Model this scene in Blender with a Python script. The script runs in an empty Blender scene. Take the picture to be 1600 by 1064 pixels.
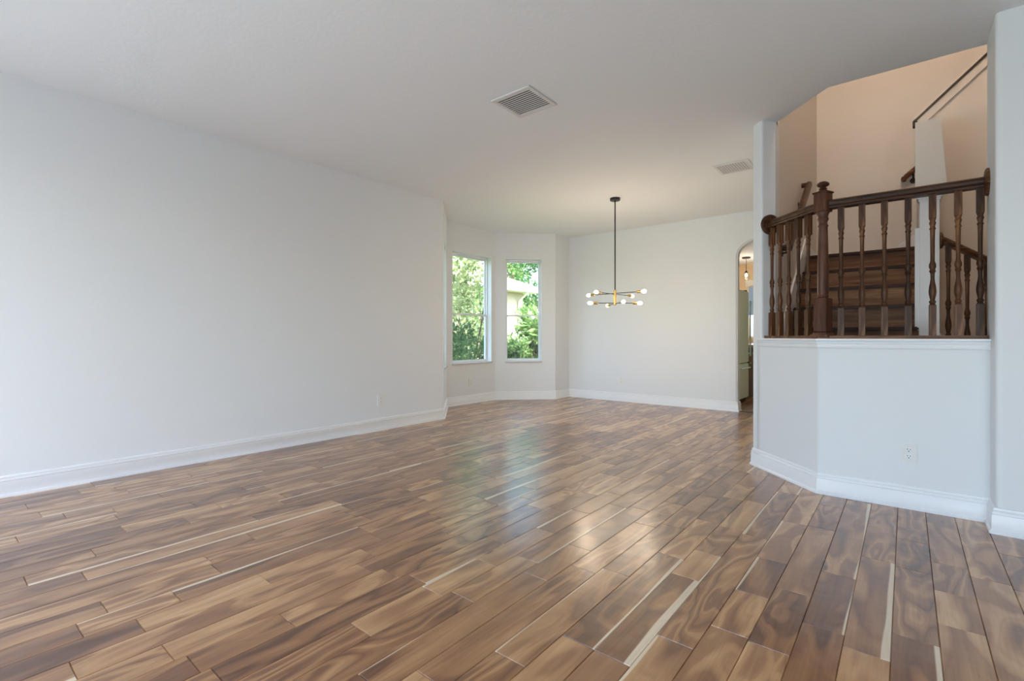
import bpy, bmesh, math, random
from mathutils import Vector, Matrix, noise
random.seed(7)
SC = bpy.context.scene
COL = SC.collection
pi = math.pi

# ------------------------------------------------------------------ camera
F = 761.0; H = 1.035; TH = math.atan(616 / F); CEIL = 2.74
cam = bpy.data.cameras.new('camera'); co = bpy.data.objects.new('camera', cam); COL.objects.link(co)
cam.sensor_width = 36; cam.lens = 36 * F / 1600
cam.shift_y = -(532 - 526) / 1600.0
cam.clip_start = 0.05; cam.clip_end = 200
co.location = (0, 0, H); co.rotation_euler = (pi / 2, 0, TH)
SC.camera = co

# ------------------------------------------------------------------ exposure, world, sun, fill lamps
SC.view_settings.view_transform = 'Standard'
SC.view_settings.look = 'None'
SC.view_settings.gamma = 1
SC.view_settings.use_curve_mapping = False
SC.view_settings.exposure = 0.18
try:
    SC.cycles.use_denoising = True
    SC.cycles.max_bounces = 10
    SC.cycles.diffuse_bounces = 6
    SC.cycles.transparent_max_bounces = 24
    SC.cycles.sample_clamp_indirect = 6
except Exception:
    pass
w = bpy.data.worlds.new('sky'); SC.world = w; w.use_nodes = True
wn = w.node_tree.nodes; wl = w.node_tree.links
bg = wn['Background']; sky = wn.new('ShaderNodeTexSky')
sky.sky_type = 'NISHITA'; sky.sun_disc = False; sky.sun_elevation = math.radians(52); sky.sun_rotation = math.radians(98)
sky.air_density = 1.0; sky.dust_density = 3.0
wl.new(sky.outputs[0], bg.inputs[0]); bg.inputs[1].default_value = 1.45


def lamp(name, kind, loc, energy, color, rot=(0, 0, 0), size=None, size_y=None, radius=None):
    l = bpy.data.lights.new(name, kind); o = bpy.data.objects.new(name, l); COL.objects.link(o)
    l.energy = energy; l.color = color; o.location = loc; o.rotation_euler = rot
    if kind == 'AREA':
        l.shape = 'RECTANGLE'; l.size = size; l.size_y = size_y
    if radius is not None and kind == 'POINT': l.shadow_soft_size = radius
    return o


SUN = lamp('sun', 'SUN', (0, 0, 12), 6.5, (1.0, 0.95, 0.86), (math.radians(38), 0, math.radians(82)))
SUN.data.angle = 0.01
# area lamps added outside unseen, assumed windows behind the photographer
REAR_Y = -1.9
for wx, e, g, sc_ in ((-3.55, 13, 24, (.34, .62, 1.0)), (-1.6, 9, 86, (.6, .82, 1.0)), (1.0, 2, 66, (.7, .87, 1.0))):
    lamp('daylight_fill', 'AREA', (wx, REAR_Y - 0.30, 1.5), e, sc_, (pi / 2 + math.radians(8), 0, 0), 1.3, 1.6)
    # second lamp set, tilted up, added to brighten the ceiling
    lamp('daylight_fill', 'AREA', (wx, REAR_Y - 0.75, 0.35), g, (0.76, 0.90, 1.0), (pi / 2 + math.radians(64), 0, 0), 1.5, 1.2)
# the lit two-storey stair hall and kitchen have their own lamps, built further down

# ------------------------------------------------------------------ helpers


def link(name, me, m=None, parent=None, smooth=False):
    o = bpy.data.objects.new(name, me); COL.objects.link(o)
    if m:
        me.materials.clear(); me.materials.append(m)
    if parent: o.parent = parent
    if smooth:
        for p in me.polygons: p.use_smooth = True
    return o


def obj(name, bm, m, parent=None, smooth=False, kind=None):
    me = bpy.data.meshes.new(name)
    bmesh.ops.recalc_face_normals(bm, faces=bm.faces)
    bm.to_mesh(me); bm.free()
    o = link(name, me, m, parent)
    if smooth:
        for p in me.polygons: p.use_smooth = True
        try: me.set_sharp_from_angle(angle=math.radians(38))
        except Exception: pass
    if kind: o['kind'] = kind
    return o


def struct(name, bm, m, smooth=False):
    return obj(name, bm, m, None, smooth, 'structure')


def empty(name, loc=(0, 0, 0), rz=0):
    o = bpy.data.objects.new(name, None); COL.objects.link(o)
    o.location = loc; o.rotation_euler = (0, 0, rz); o.empty_display_size = 0.1
    return o


def tag(o, label, cat, group=None):
    o['label'] = label; o['category'] = cat
    if group: o['group'] = group
    return o


def box(bm, x0, x1, y0, y1, z0, z1, bev=0):
    r = bmesh.ops.create_cube(bm, size=1)
    vs = r['verts']
    for v in vs:
        v.co = Vector((x0 + (v.co.x + .5) * (x1 - x0), y0 + (v.co.y + .5) * (y1 - y0), z0 + (v.co.z + .5) * (z1 - z0)))
    if bev:
        es = {e for v in vs for e in v.link_edges}
        bmesh.ops.bevel(bm, geom=list(es), offset=bev, segments=2, affect='EDGES')
    return vs


def prism(bm, pts, z0, z1):
    b = [bm.verts.new((p[0], p[1], z0)) for p in pts]; t = [bm.verts.new((p[0], p[1], z1)) for p in pts]
    bm.faces.new(b[::-1]); bm.faces.new(t)
    n = len(pts)
    for i in range(n): bm.faces.new((b[i], b[(i + 1) % n], t[(i + 1) % n], t[i]))


def rounded(pts, rad, seg=5):
    """round chosen corners of a footprint: rad = {index: radius}"""
    out = []; n = len(pts)
    for i, p in enumerate(pts):
        if i not in rad: out.append(tuple(p)); continue
        P = Vector(p[:2]); A = (Vector(pts[i - 1][:2]) - P).normalized(); B = (Vector(pts[(i + 1) % n][:2]) - P).normalized()
        r = rad[i]; ang = A.angle(B); d = r / math.tan(ang / 2)
        a, b = P + A * d, P + B * d
        for k in range(seg + 1):
            t = k / seg
            q = a.lerp(P, t).lerp(P.lerp(b, t), t)
            out.append((q.x, q.y))
    return out


def prof_x(bm, pts, p0, p1, m0=0, m1=0):
    """sweep a profile [(out, z)] along p0->p1 ; out is to the right-hand side; m0/m1 shift ends by out*m (mitre)"""
    a = Vector(p0); b = Vector(p1); d = (b - a).normalized(); nrm = Vector((d.y, -d.x))
    r0 = []; r1 = []
    for o_, z in pts:
        q = a + nrm * o_ + d * (o_ * m0); r0.append(bm.verts.new((q.x, q.y, z)))
        q = b + nrm * o_ - d * (o_ * m1); r1.append(bm.verts.new((q.x, q.y, z)))
    n = len(pts)
    for i in range(n): bm.faces.new((r0[i], r0[(i + 1) % n], r1[(i + 1) % n], r1[i]))
    bm.faces.new(r0[::-1]); bm.faces.new(r1)


def path_sweep(bm, pts, path):
    """sweep profile along a polyline with mitred corners, outward = right of travel direction"""
    rings = []
    P = [Vector(p) for p in path]
    for i, p in enumerate(P):
        if i == 0: d = (P[1] - p).normalized(); n = Vector((d.y, -d.x)); s = 1
        elif i == len(P) - 1: d = (p - P[i - 1]).normalized(); n = Vector((d.y, -d.x)); s = 1
        else:
            d0 = (p - P[i - 1]).normalized(); d1 = (P[i + 1] - p).normalized()
            n0 = Vector((d0.y, -d0.x)); n1 = Vector((d1.y, -d1.x))
            n = (n0 + n1).normalized(); s = 1 / max(.3, n.dot(n0))
        rings.append([bm.verts.new((p.x + n.x * o_ * s, p.y + n.y * o_ * s, z)) for o_, z in pts])
    k = len(pts)
    for a, b in zip(rings, rings[1:]):
        for i in range(k): bm.faces.new((a[i], a[(i + 1) % k], b[(i + 1) % k], b[i]))
    bm.faces.new(rings[0][::-1]); bm.faces.new(rings[-1])


def lathe(bm, prof, seg=20, mat=None):
    """prof [(r,z)] about z"""
    rings = []
    for r, z in prof:
        rings.append([bm.verts.new(((r) * math.cos(2 * pi * i / seg), r * math.sin(2 * pi * i / seg), z)) for i in range(seg)])
    for a, b in zip(rings, rings[1:]):
        for i in range(seg): bm.faces.new((a[i], a[(i + 1) % seg], b[(i + 1) % seg], b[i]))
    bm.faces.new(rings[0][::-1]); bm.faces.new(rings[-1])
    if mat is not None:
        for rg in rings:
            for v in rg: v.co = mat @ v.co


def tube(bm, a, b, r, seg=10, r2=None):
    a = Vector(a); b = Vector(b); d = b - a; q = d.to_track_quat('Z', 'Y').to_matrix().to_4x4()
    m = Matrix.Translation(a) @ q
    lathe(bm, [(r, 0), (r if r2 is None else r2, d.length)], seg, m)


def bar(bm, a, b, prof, up=(0, 0, 1)):
    """sweep a closed 2-D section [(side, up)] from a to b (plumb ends)"""
    a = Vector(a); b = Vector(b); d = (b - a); h = Vector((d.x, d.y, 0)).normalized(); s = Vector((h.y, -h.x, 0)); u = Vector(up)
    r0 = [bm.verts.new(a + s * p[0] + u * p[1]) for p in prof]; r1 = [bm.verts.new(b + s * p[0] + u * p[1]) for p in prof]
    n = len(prof)
    for i in range(n): bm.faces.new((r0[i], r0[(i + 1) % n], r1[(i + 1) % n], r1[i]))
    bm.faces.new(r0[::-1]); bm.faces.new(r1)


def face_frame(o, d, n):
    """matrix with local x along wall d, y = outward normal n (2-D), z up, at point o"""
    return Matrix(((d[0], n[0], 0, o[0]), (d[1], n[1], 0, o[1]), (0, 0, 1, o[2]), (0, 0, 0, 1)))

# ------------------------------------------------------------------ materials


class NT:
    def __init__(s, name):
        s.m = bpy.data.materials.new(name); s.m.use_nodes = True
        s.n = s.m.node_tree.nodes; s.l = s.m.node_tree.links
        s.b = s.n['Principled BSDF']; s.out = s.n['Material Output']

    def new(s, t, **kw):
        nd = s.n.new(t)
        for k, v in kw.items():
            if k.startswith('i_'):
                key = k[2:]
                key = int(key) if key.isdigit() else key.replace('_', ' ')
                if isinstance(v, bpy.types.NodeSocket): s.l.new(v, nd.inputs[key])
                else: nd.inputs[key].default_value = v
            else: setattr(nd, k, v)
        return nd

    def math(s, op, a, b=None, c=None, clamp=False):
        nd = s.n.new('ShaderNodeMath'); nd.operation = op; nd.use_clamp = clamp
        for i, v in enumerate((a, b, c)):
            if v is None: continue
            if isinstance(v, bpy.types.NodeSocket): s.l.new(v, nd.inputs[i])
            else: nd.inputs[i].default_value = v
        return nd.outputs[0]

    def mix(s, fac, a, b, blend='MIX'):
        nd = s.n.new('ShaderNodeMix'); nd.data_type = 'RGBA'; nd.blend_type = blend
        for i, v in ((0, fac), (6, a), (7, b)):
            if isinstance(v, bpy.types.NodeSocket): s.l.new(v, nd.inputs[i])
            else: nd.inputs[i].default_value = v if i == 0 else (*v, 1) if len(v) == 3 else v
        return nd.outputs[2]

    def ramp(s, fac, stops):
        nd = s.n.new('ShaderNodeValToRGB'); s.l.new(fac, nd.inputs[0]); e = nd.color_ramp.elements
        while len(e) < len(stops): e.new(.5)
        for el, (p, c) in zip(e, stops): el.position = p; el.color = (*c, 1)
        return nd.outputs[0]

    def set(s, **kw):
        for k, v in kw.items():
            k = k.replace('_', ' ')
            if isinstance(v, bpy.types.NodeSocket): s.l.new(v, s.b.inputs[k])
            else: s.b.inputs[k].default_value = (*v, 1) if isinstance(v, tuple) and len(v) == 3 else v

    def bump(s, h, strength=.2, dist=.01):
        nd = s.n.new('ShaderNodeBump'); nd.inputs['Strength'].default_value = strength; nd.inputs['Distance'].default_value = dist
        s.l.new(h, nd.inputs['Height']); s.l.new(nd.outputs[0], s.b.inputs['Normal'])


def paint(name, col, rough=.6, scale=60, strength=.08, dist=.003, detail=3):
    t = NT(name); tc = t.new('ShaderNodeTexCoord')
    n = t.new('ShaderNodeTexNoise', i_Vector=tc.outputs['Object'], i_Scale=scale, i_Detail=float(detail))
    n2 = t.new('ShaderNodeTexNoise', i_Vector=tc.outputs['Object'], i_Scale=1.3, i_Detail=2.0)
    c = t.mix(n2.outputs[0], tuple(x * .985 for x in col), tuple(min(1, x * 1.01) for x in col))
    t.set(Base_Color=c, Roughness=rough); t.bump(n.outputs[0], strength, dist)
    return t.m


def plain(name, col, rough=.5, metal=0, emis=None, es=0):
    t = NT(name); tc = t.new('ShaderNodeTexCoord')
    n = t.new('ShaderNodeTexNoise', i_Vector=tc.outputs['Object'], i_Scale=30.0, i_Detail=2.0)
    c = t.mix(n.outputs[0], tuple(x * .94 for x in col), tuple(min(1, x * 1.05) for x in col))
    t.set(Base_Color=c, Roughness=rough, Metallic=metal)
    if emis: t.set(Emission_Color=emis, Emission_Strength=es)
    return t.m


M = {}
M['wall'] = paint('wall_paint', (.765, .785, .79), .55, 90, .05)
M['wall_stair'] = paint('stair_hall_paint', (.73, .67, .60), .6, 90, .05)
M['ceiling'] = paint('ceiling_knockdown', (.835, .86, .865), .8, 38, .30, .004, 6)
M['trim'] = paint('trim_gloss', (.82, .83, .84), .28, 40, .01)
M['vinyl'] = plain('window_vinyl', (.80, .83, .86), .35)
M['sill'] = plain('marble_sill', (.62, .60, .57), .25)
M['plastic'] = plain('outlet_plastic', (.78, .78, .75), .3)
M['slot'] = plain('outlet_slot', (.05, .05, .05), .6)
M['vent'] = plain('vent_enamel', (.72, .71, .69), .45)
M['black'] = plain('dark_void', (.02, .02, .022), .8)
M['bronze'] = plain('dark_bronze', (.014, .012, .010), .42, 0)
M['brass'] = plain('brushed_brass', (.62, .42, .16), .3, 1)
M['bulb'] = plain('frosted_bulb', (.95, .9, .8), .3, 0, (1, .78, .52), 2.6)
M['steel'] = plain('fridge_steel', (.62, .86, .80), .3, 0)
M['cab'] = plain('dark_cabinet', (.018, .014, .013), .4)
M['counter'] = plain('beige_counter', (.55, .42, .28), .3)
M['kwall'] = paint('kitchen_paint', (.76, .60, .40), .6)
M['kblue'] = plain('blue_wall_panel', (.30, .48, .80), .6)
M['fabric'] = plain('valance_fabric', (.80, .80, .77), .8)
M['stucco'] = paint('stucco', (.38, .34, .27), .9, 50, .4, .01)
M['roof'] = paint('roof_tile', (.42, .35, .31), .8, 12, .5, .02)
M['fascia'] = plain('white_fascia', (.66, .65, .60), .5)
M['grass'] = paint('lawn', (.16, .24, .06), .95, 25, 1, .05)
M['bark'] = paint('bark', (.13, .10, .07), .9, 30, .8, .01)
M['seam'] = plain('threshold_wood', (.06, .035, .022), .4)


def glass():
    t = NT('window_glass')
    tr = t.new('ShaderNodeBsdfTransparent'); tr.inputs[0].default_value = (.95, .98, .97, 1)
    g = t.new('ShaderNodeBsdfGlossy'); g.inputs['Roughness'].default_value = .02
    mx = t.new('ShaderNodeMixShader'); mx.inputs[0].default_value = .06
    t.l.new(tr.outputs[0], mx.inputs[1]); t.l.new(g.outputs[0], mx.inputs[2]); t.l.new(mx.outputs[0], t.out.inputs[0])
    return t.m


M['glass'] = glass()


def stained(name, dark, mid, light, rough=.22, axis=2, scale=1.0):
    t = NT(name); tc = t.new('ShaderNodeTexCoord'); mp = t.new('ShaderNodeMapping')
    t.l.new(tc.outputs['Object'], mp.inputs[0])
    s = [26 * scale] * 3; s[axis] = 2.2 * scale; mp.inputs['Scale'].default_value = s
    n = t.new('ShaderNodeTexNoise', i_Vector=mp.outputs[0], i_Scale=1.5, i_Detail=6.0, i_Distortion=.8)
    c = t.ramp(n.outputs[0], [(.30, dark), (.52, mid), (.72, light)])
    oi = t.new('ShaderNodeObjectInfo').outputs['Random']
    c = t.mix(1.0, c, t.ramp(oi, [(0, (.60, .60, .60)), (.5, (1, 1, 1)), (1, (1.55, 1.5, 1.45))]), 'MULTIPLY')
    t.set(Base_Color=c, Roughness=rough, Specular_IOR_Level=.22)
    t.bump(n.outputs[0], .15, .002)
    return t.m


M['rail'] = stained('stained_oak_rail', (.035, .013, .006), (.085, .034, .014), (.20, .09, .036), .33, 0)
M['spindle'] = stained('stained_oak_spindle', (.03, .012, .006), (.08, .033, .014), (.26, .125, .055), .36, 2)
M['newel'] = stained('stained_newel', (.045, .016, .010), (.095, .038, .022), (.15, .066, .032), .33, 2)
M['tread'] = stained('walnut_tread', (.04, .016, .008), (.13, .058, .028), (.36, .19, .09), .5, 0, .8)


M['riser'] = stained('walnut_riser', (.085, .036, .018), (.15, .068, .033), (.30, .155, .075), .5, 0, .45)
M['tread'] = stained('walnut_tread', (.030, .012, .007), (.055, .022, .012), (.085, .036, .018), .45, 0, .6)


def leaf(name, c1, c2, c3):
    t = NT(name); oi = t.new('ShaderNodeTexCoord')
    n = t.new('ShaderNodeTexNoise', i_Vector=oi.outputs['Object'], i_Scale=6.0, i_Detail=4.0)
    c = t.ramp(n.outputs[0], [(.33, c1), (.5, c2), (.66, c3)])
    t.set(Base_Color=c, Roughness=.45)
    tl = t.new('ShaderNodeBsdfTranslucent'); t.l.new(c, tl.inputs[0])
    mx = t.new('ShaderNodeMixShader'); mx.inputs[0].default_value = .4
    t.l.new(t.b.outputs[0], mx.inputs[1]); t.l.new(tl.outputs[0], mx.inputs[2]); t.l.new(mx.outputs[0], t.out.inputs[0])
    return t.m


M['leaf'] = leaf('leaf_green', (.06, .16, .03), (.22, .38, .10), (.50, .62, .28))
M['leaf_yellow'] = leaf('leaf_yellow_green', (.12, .20, .05), (.44, .50, .20), (.78, .78, .50))
M['leaf_dark'] = leaf('leaf_dark_green', (.02, .08, .02), (.07, .19, .05), (.16, .34, .10))


def floor_mat():
    t = NT('acacia_planks')
    uv = t.new('ShaderNodeUVMap', uv_map='grain').outputs[0]
    lc = t.new('ShaderNodeUVMap', uv_map='plank').outputs[0]
    at = t.new('ShaderNodeAttribute', attribute_name='rnd').outputs['Color']
    sp = t.new('ShaderNodeSeparateColor'); t.l.new(at, sp.inputs[0]); R, G, B = sp.outputs[0], sp.outputs[1], sp.outputs[2]
    sl = t.new('ShaderNodeSeparateXYZ'); t.l.new(lc, sl.inputs[0]); U, V = sl.outputs[0], sl.outputs[1]

    def mapped(sx, sy):
        mp = t.new('ShaderNodeMapping'); t.l.new(uv, mp.inputs[0]); mp.inputs['Scale'].default_value = (sx, sy, 1); return mp.outputs[0]
    # figure: contour rings of a stretched field
    fld = t.new('ShaderNodeTexNoise', i_Vector=mapped(1.9, 7.5), i_Scale=1.0, i_Detail=1.6, i_Roughness=.45, i_Distortion=.35).outputs[0]
    k = t.math('MULTIPLY', fld, t.math('MULTIPLY_ADD', G, 34.0, 12.0))
    ring = t.math('MULTIPLY_ADD', t.math('SINE', k), .5, .5)
    lines = t.math('POWER', t.math('MULTIPLY_ADD', t.math('SINE', t.math('MULTIPLY', k, 2.7)), .5, .5), 3.0)
    ring = t.math('SUBTRACT', ring, t.math('MULTIPLY', lines, .28))
    fine = t.new('ShaderNodeTexNoise', i_Vector=mapped(3, 110), i_Scale=1.0, i_Detail=3.0, i_Roughness=.5).outputs[0]
    broad = t.new('ShaderNodeTexNoise', i_Vector=mapped(1.6, 11), i_Scale=1.0, i_Detail=3.0, i_Distortion=.6).outputs[0]
    v = t.math('ADD', t.math('MULTIPLY', ring, .27), t.math('MULTIPLY', fine, .20))
    v = t.math('ADD', v, t.math('MULTIPLY', broad, .54))
    # plank tone
    v = t.math('ADD', v, t.math('MULTIPLY_ADD', R, .34, -.12))
    c = t.ramp(v, [(.22, (.110, .036, .013)), (.42, (.235, .096, .036)), (.58, (.350, .165, .065)), (.76, (.510, .275, .118)), (.95, (.66, .41, .20))])
    # dark heart streaks
    ds = t.new('ShaderNodeTexNoise', i_Vector=mapped(1.3, 34), i_Scale=1.0, i_Detail=3.0, i_Distortion=.9).outputs[0]
    dm = t.math('MULTIPLY', t.math('SUBTRACT', ds, .62, clamp=True), 6.0, clamp=True)
    c = t.mix(t.math('MULTIPLY', dm, .5), c, (.07, .03, .016))
    # knots
    vo = t.new('ShaderNodeTexVoronoi', i_Vector=mapped(2.0, 6.0), i_Scale=1.0); vd = vo.outputs['Distance']
    kn = t.math('MULTIPLY', t.math('SUBTRACT', .085, vd, clamp=True), 22.0, clamp=True)
    c = t.mix(t.math('MULTIPLY', kn, .75), c, (.03, .014, .010))
    # pale sapwood along one edge of some planks
    side = t.math('GREATER_THAN', B, .5)
    ve = t.math('ABSOLUTE', t.math('SUBTRACT', V, side))
    wv = t.new('ShaderNodeTexNoise', i_Vector=mapped(.9, .01), i_Scale=1.0, i_Detail=2.0).outputs[0]
    frac = t.math('FRACT', t.math('MULTIPLY', B, 7.31))
    has = t.math('GREATER_THAN', frac, .66)
    width = t.math('ADD', t.math('MULTIPLY_ADD', t.math('SUBTRACT', frac, .66, clamp=True), .45, .03), t.math('MULTIPLY_ADD', wv, .50, -.25))
    sap = t.math('MULTIPLY', t.math('SUBTRACT', width, ve, clamp=True), 28.0, clamp=True)
    sap = t.math('MULTIPLY', sap, has)
    sc = t.mix(fine, (.66, .50, .33), (.84, .72, .54))
    c = t.mix(t.math('MULTIPLY', sap, .9), c, sc)
    wav = t.new('ShaderNodeTexNoise', i_Vector=mapped(14, 9), i_Scale=1.0, i_Detail=1.0).outputs[0]
    scr = t.new('ShaderNodeTexNoise', i_Vector=mapped(1.2, 12), i_Scale=1.0, i_Detail=1.0).outputs[0]
    rg = t.math('MULTIPLY_ADD', fine, .10, .25)
    t.set(Base_Color=c, Roughness=rg, Specular_IOR_Level=.8); t.set(Coat_Weight=.45, Coat_Roughness=.2)
    hgt = t.math('ADD', t.math('MULTIPLY', wav, 1.0), t.math('ADD', t.math('MULTIPLY', scr, .8), t.math('MULTIPLY', fine, .05)))
    t.bump(hgt, .42, .006)
    return t.m


M['floor'] = floor_mat()

# ------------------------------------------------------------------ floor (one mesh of planks running along y)


def build_floor():
    W = .127; g = .0022; dz = .004
    verts = []; faces = []; uvg = []; uvl = []; rn = []
    rnd = random.Random(3)
    x = -5.5; row = 0
    while x < 3.1:
        y = -2.1 - rnd.random() * .9
        while y < 13:
            L = rnd.choice((.32, .40, .48, .58, .70, .85, 1.15)) * (.9 + .2 * rnd.random())
            a, b, c, d = x, x + W, y, y + L
            ou, ov = rnd.random() * 90, rnd.random() * 90
            col = (rnd.random(), rnd.random() ** 1.7, rnd.random(), 1)
            base = len(verts)
            o4 = [(a, c), (b, c), (b, d), (a, d)]; i4 = [(a + g, c + g), (b - g, c + g), (b - g, d - g), (a + g, d - g)]
            verts += [(p[0], p[1], -dz) for p in o4] + [(p[0], p[1], 0) for p in i4]
            fs = [(4, 5, 6, 7)] + [(i, (i + 1) % 4, 4 + (i + 1) % 4, 4 + i) for i in range(4)]
            for f in fs:
                faces.append([base + i for i in f])
                for i in f:
                    p = (o4 + i4)[i]
                    uvg.append((p[1] - c + ou, p[0] - a + ov)); uvl.append(((p[1] - c) / L, (p[0] - a) / W)); rn.append(col)
            y = d
        x += W; row += 1
    me = bpy.data.meshes.new('floor'); me.from_pydata(verts, [], faces)
    me.uv_layers.new(name='grain'); me.uv_layers.new(name='plank'); me.color_attributes.new('rnd', 'FLOAT_COLOR', 'CORNER')
    u1, u2, ca = me.uv_layers['grain'], me.uv_layers['plank'], me.color_attributes['rnd']
    u1.data.foreach_set('uv', [q for p in uvg for q in p]); u2.data.foreach_set('uv', [q for p in uvl for q in p])
    ca.data.foreach_set('color', [q for p in rn for q in p])
    o = link('floor', me, M['floor']); o['kind'] = 'structure'
    return o


build_floor()

# ------------------------------------------------------------------ shell
LX = -4.53; BY = 7.17; T = .14
BAY = [(-4.53, 4.22), (-5.24, 4.95), (-5.24, 6.03), (-4.53, 6.74), (-4.53, 7.17)]
S2 = math.sqrt(2)
DF = 3.335; DB = 3.533                     # front and back of the diagonal guard wall: x + y = const
YF = 3.79; YB = 3.95

# ceiling with the stairwell cut out
bm = bmesh.new()
prism(bm, [(-5.6, -2.1), (3.0, -2.1), (3.0, YB), (DB - YB, YB), (-.83, DB + .83), (-.83, BY), (-5.6, BY)], CEIL, CEIL + .16)
struct('ceiling', bm, M['ceiling'])

# left wall
bm = bmesh.new()
prism(bm, rounded([(LX, -2.1), (LX, 4.22), (LX - T * 1.42, 4.22 + T * .02), (LX - T * 1.42, -2.1)], {1: .02}), 0, CEIL)
struct('wall_left', bm, M['wall'])

WINZ0, WINZ1 = .61, 2.31


def facet_wall(name, p0, p1, w0, w1, t=.16, ext0=0, ext1=0):
    """wall segment p0->p1 (room on the right-hand side) with a window hole between w0,w1 metres along it"""
    a = Vector(p0); b = Vector(p1); d = (b - a).normalized(); n = Vector((-d.y, d.x)); L = (b - a).length   # n = away from room
    bm = bmesh.new()

    def seg(s0, s1, z0, z1, e0=0, e1=0):
        q = [a + d * s0, a + d * s1, a + d * (s1 + e1) + n * t, a + d * (s0 - e0) + n * t]
        prism(bm, [(v.x, v.y) for v in q], z0, z1)
    seg(0, w0, 0, CEIL, ext0, 0); seg(w1, L, 0, CEIL, 0, ext1)
    seg(w0, w1, 0, WINZ0); seg(w0, w1, WINZ1, CEIL)
    return struct(name, bm, M['wall']), a, d, n


mt = .16 * math.tan(math.radians(22.5))
f0 = facet_wall('wall_bay_left', BAY[0], BAY[1], .24, .80, ext1=mt)
f1 = facet_wall('wall_bay_center', BAY[1], BAY[2], .12, .99, ext0=mt, ext1=mt)
f2 = facet_wall('wall_bay_right', BAY[2], BAY[3], .175, .77, ext0=mt)
bm = bmesh.new(); prism(bm, [(LX, 6.74), (LX, BY + .0), (LX - .16, BY + .0), (LX - .16, 6.81)], 0, CEIL); struct('wall_bay_return', bm, M['wall'])


def window(n_, fac, w0, w1):
    _, a, d, n = fac
    wd = w1 - w0; ww = wd / 2
    o = a + d * ((w0 + w1) / 2)
    e = empty('window_%d' % n_, (o.x, o.y, 0)); e['kind'] = 'structure'
    e.rotation_euler = (0, 0, math.atan2(d.y, d.x))     # local x along wall, local y = away from room
    z0, z1 = WINZ0 + .022, WINZ1; zm = 1.375
    y0, y1 = .085, .145
    bm = bmesh.new()   # outer frame
    fr = .018
    box(bm, -ww, -ww + fr, y0, y1, z0, z1); box(bm, ww - fr, ww, y0, y1, z0, z1)
    box(bm, -ww + fr, ww - fr, y0, y1, z1 - .02, z1); box(bm, -ww + fr, ww - fr, y0, y1, z0, z0 + .016)
    obj('window_frame', bm, M['vinyl'], e)
    # upper sash sits outside, lower sash inside
    for nm, za, zb, ya, yb in (('upper_sash', zm - .005, z1 - .02, .118, .138), ('lower_sash', z0 + .016, zm + .02, .094, .116)):
        bm = bmesh.new(); s = .018
        box(bm, -ww + fr, -ww + fr + s, ya, yb, za, zb); box(bm, ww - fr - s, ww - fr, ya, yb, za, zb)
        box(bm, -ww + fr + s, ww - fr - s, ya, yb, za, za + .024); box(bm, -ww + fr + s, ww - fr - s, ya, yb, zb - .024, zb)
        sh = obj(nm, bm, M['vinyl'], e)
        bm = bmesh.new(); yc = (ya + yb) / 2
        box(bm, -ww + fr + s, ww - fr - s, yc - .002, yc + .002, za + .024, zb - .024)
        obj('pane', bm, M['glass'], sh)
    bm = bmesh.new()
    box(bm, -.03, .03, .082, .096, zm + .006, zm + .018, .003); obj('latch', bm, M['plastic'], e)
    bm = bmesh.new()   # dark blind brackets left in the top corners
    for sx in (-1, 1): box(bm, sx * (ww - .012) - .01, sx * (ww - .012) + .01, .02, .05, z1 - .045, z1 - .004, .002)
    obj('blind_bracket', bm, M['steel'], e)
    bm = bmesh.new()
    box(bm, -ww, ww, -.0, .085, WINZ0, WINZ0 + .022, .003); box(bm, -ww - .012, ww + .012, -.022, 0, WINZ0, WINZ0 + .022, .004)
    obj('window_sill', bm, M['sill'], e)


window(1, f0, .24, .80); window(2, f1, .12, .99); window(3, f2, .175, .77)

# back wall with the arched opening to the kitchen
AX0, AX1, ASP, ARISE = -1.81, -.93, 2.13, .25
bm = bmesh.new()
N = 20
arch = []
for i in range(N + 1):
    a = math.pi * (1 - i / N)
    arch.append(((AX0 + AX1) / 2 + (AX1 - AX0) / 2 * math.cos(a), ASP + ARISE * math.sin(a) ** .85))
arch[0] = (AX0, ASP); arch[-1] = (AX1, ASP)
pts = [(LX - .14, 0), (AX0, 0)] + arch + [(AX1, 0), (-.83, 0), (-.83, CEIL), (LX - .14, CEIL)]
f = bm.faces.new([bm.verts.new((p[0], BY, p[1])) for p in pts])
r = bmesh.ops.extrude_face_region(bm, geom=[f]); bmesh.ops.translate(bm, vec=(0, .13, 0), verts=[v for v in r['geom'] if isinstance(v, bmesh.types.BMVert)])
ed = [e for e in bm.edges if all(AX0 - .001 <= v.co.x <= AX1 + .001 and v.co.z <= CEIL - .1 for v in e.verts) and abs(e.verts[0].co.y - e.verts[1].co.y) < 1e-4 and e.calc_length() > 1e-4 and max(v.co.z for v in e.verts) > .01]
bmesh.ops.bevel(bm, geom=ed, offset=.018, segments=3, affect='EDGES')
bmesh.ops.triangulate(bm, faces=[f for f in bm.faces if len(f.verts) > 4])
struct('wall_back', bm, M['wall'])

# rear wall (behind the photographer) with three unseen window openings added to let light in, and the right end wall
bm = bmesh.new()
xs = [-5.6, -4.25, -2.85, -2.3, -.9, .3, 1.7, 3.0]
for i in range(7):
    if i in (1, 3, 5):
        box(bm, xs[i], xs[i + 1], REAR_Y - .14, REAR_Y, 0, .28); box(bm, xs[i], xs[i + 1], REAR_Y - .14, REAR_Y, 2.42, CEIL)
    else: box(bm, xs[i], xs[i + 1], REAR_Y - .14, REAR_Y, 0, CEIL)
struct('wall_rear', bm, M['wall'])
bm = bmesh.new(); box(bm, 2.9, 3.04, REAR_Y, 3.6, 0, CEIL); struct('wall_right_end', bm, M['wall'])

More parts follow.
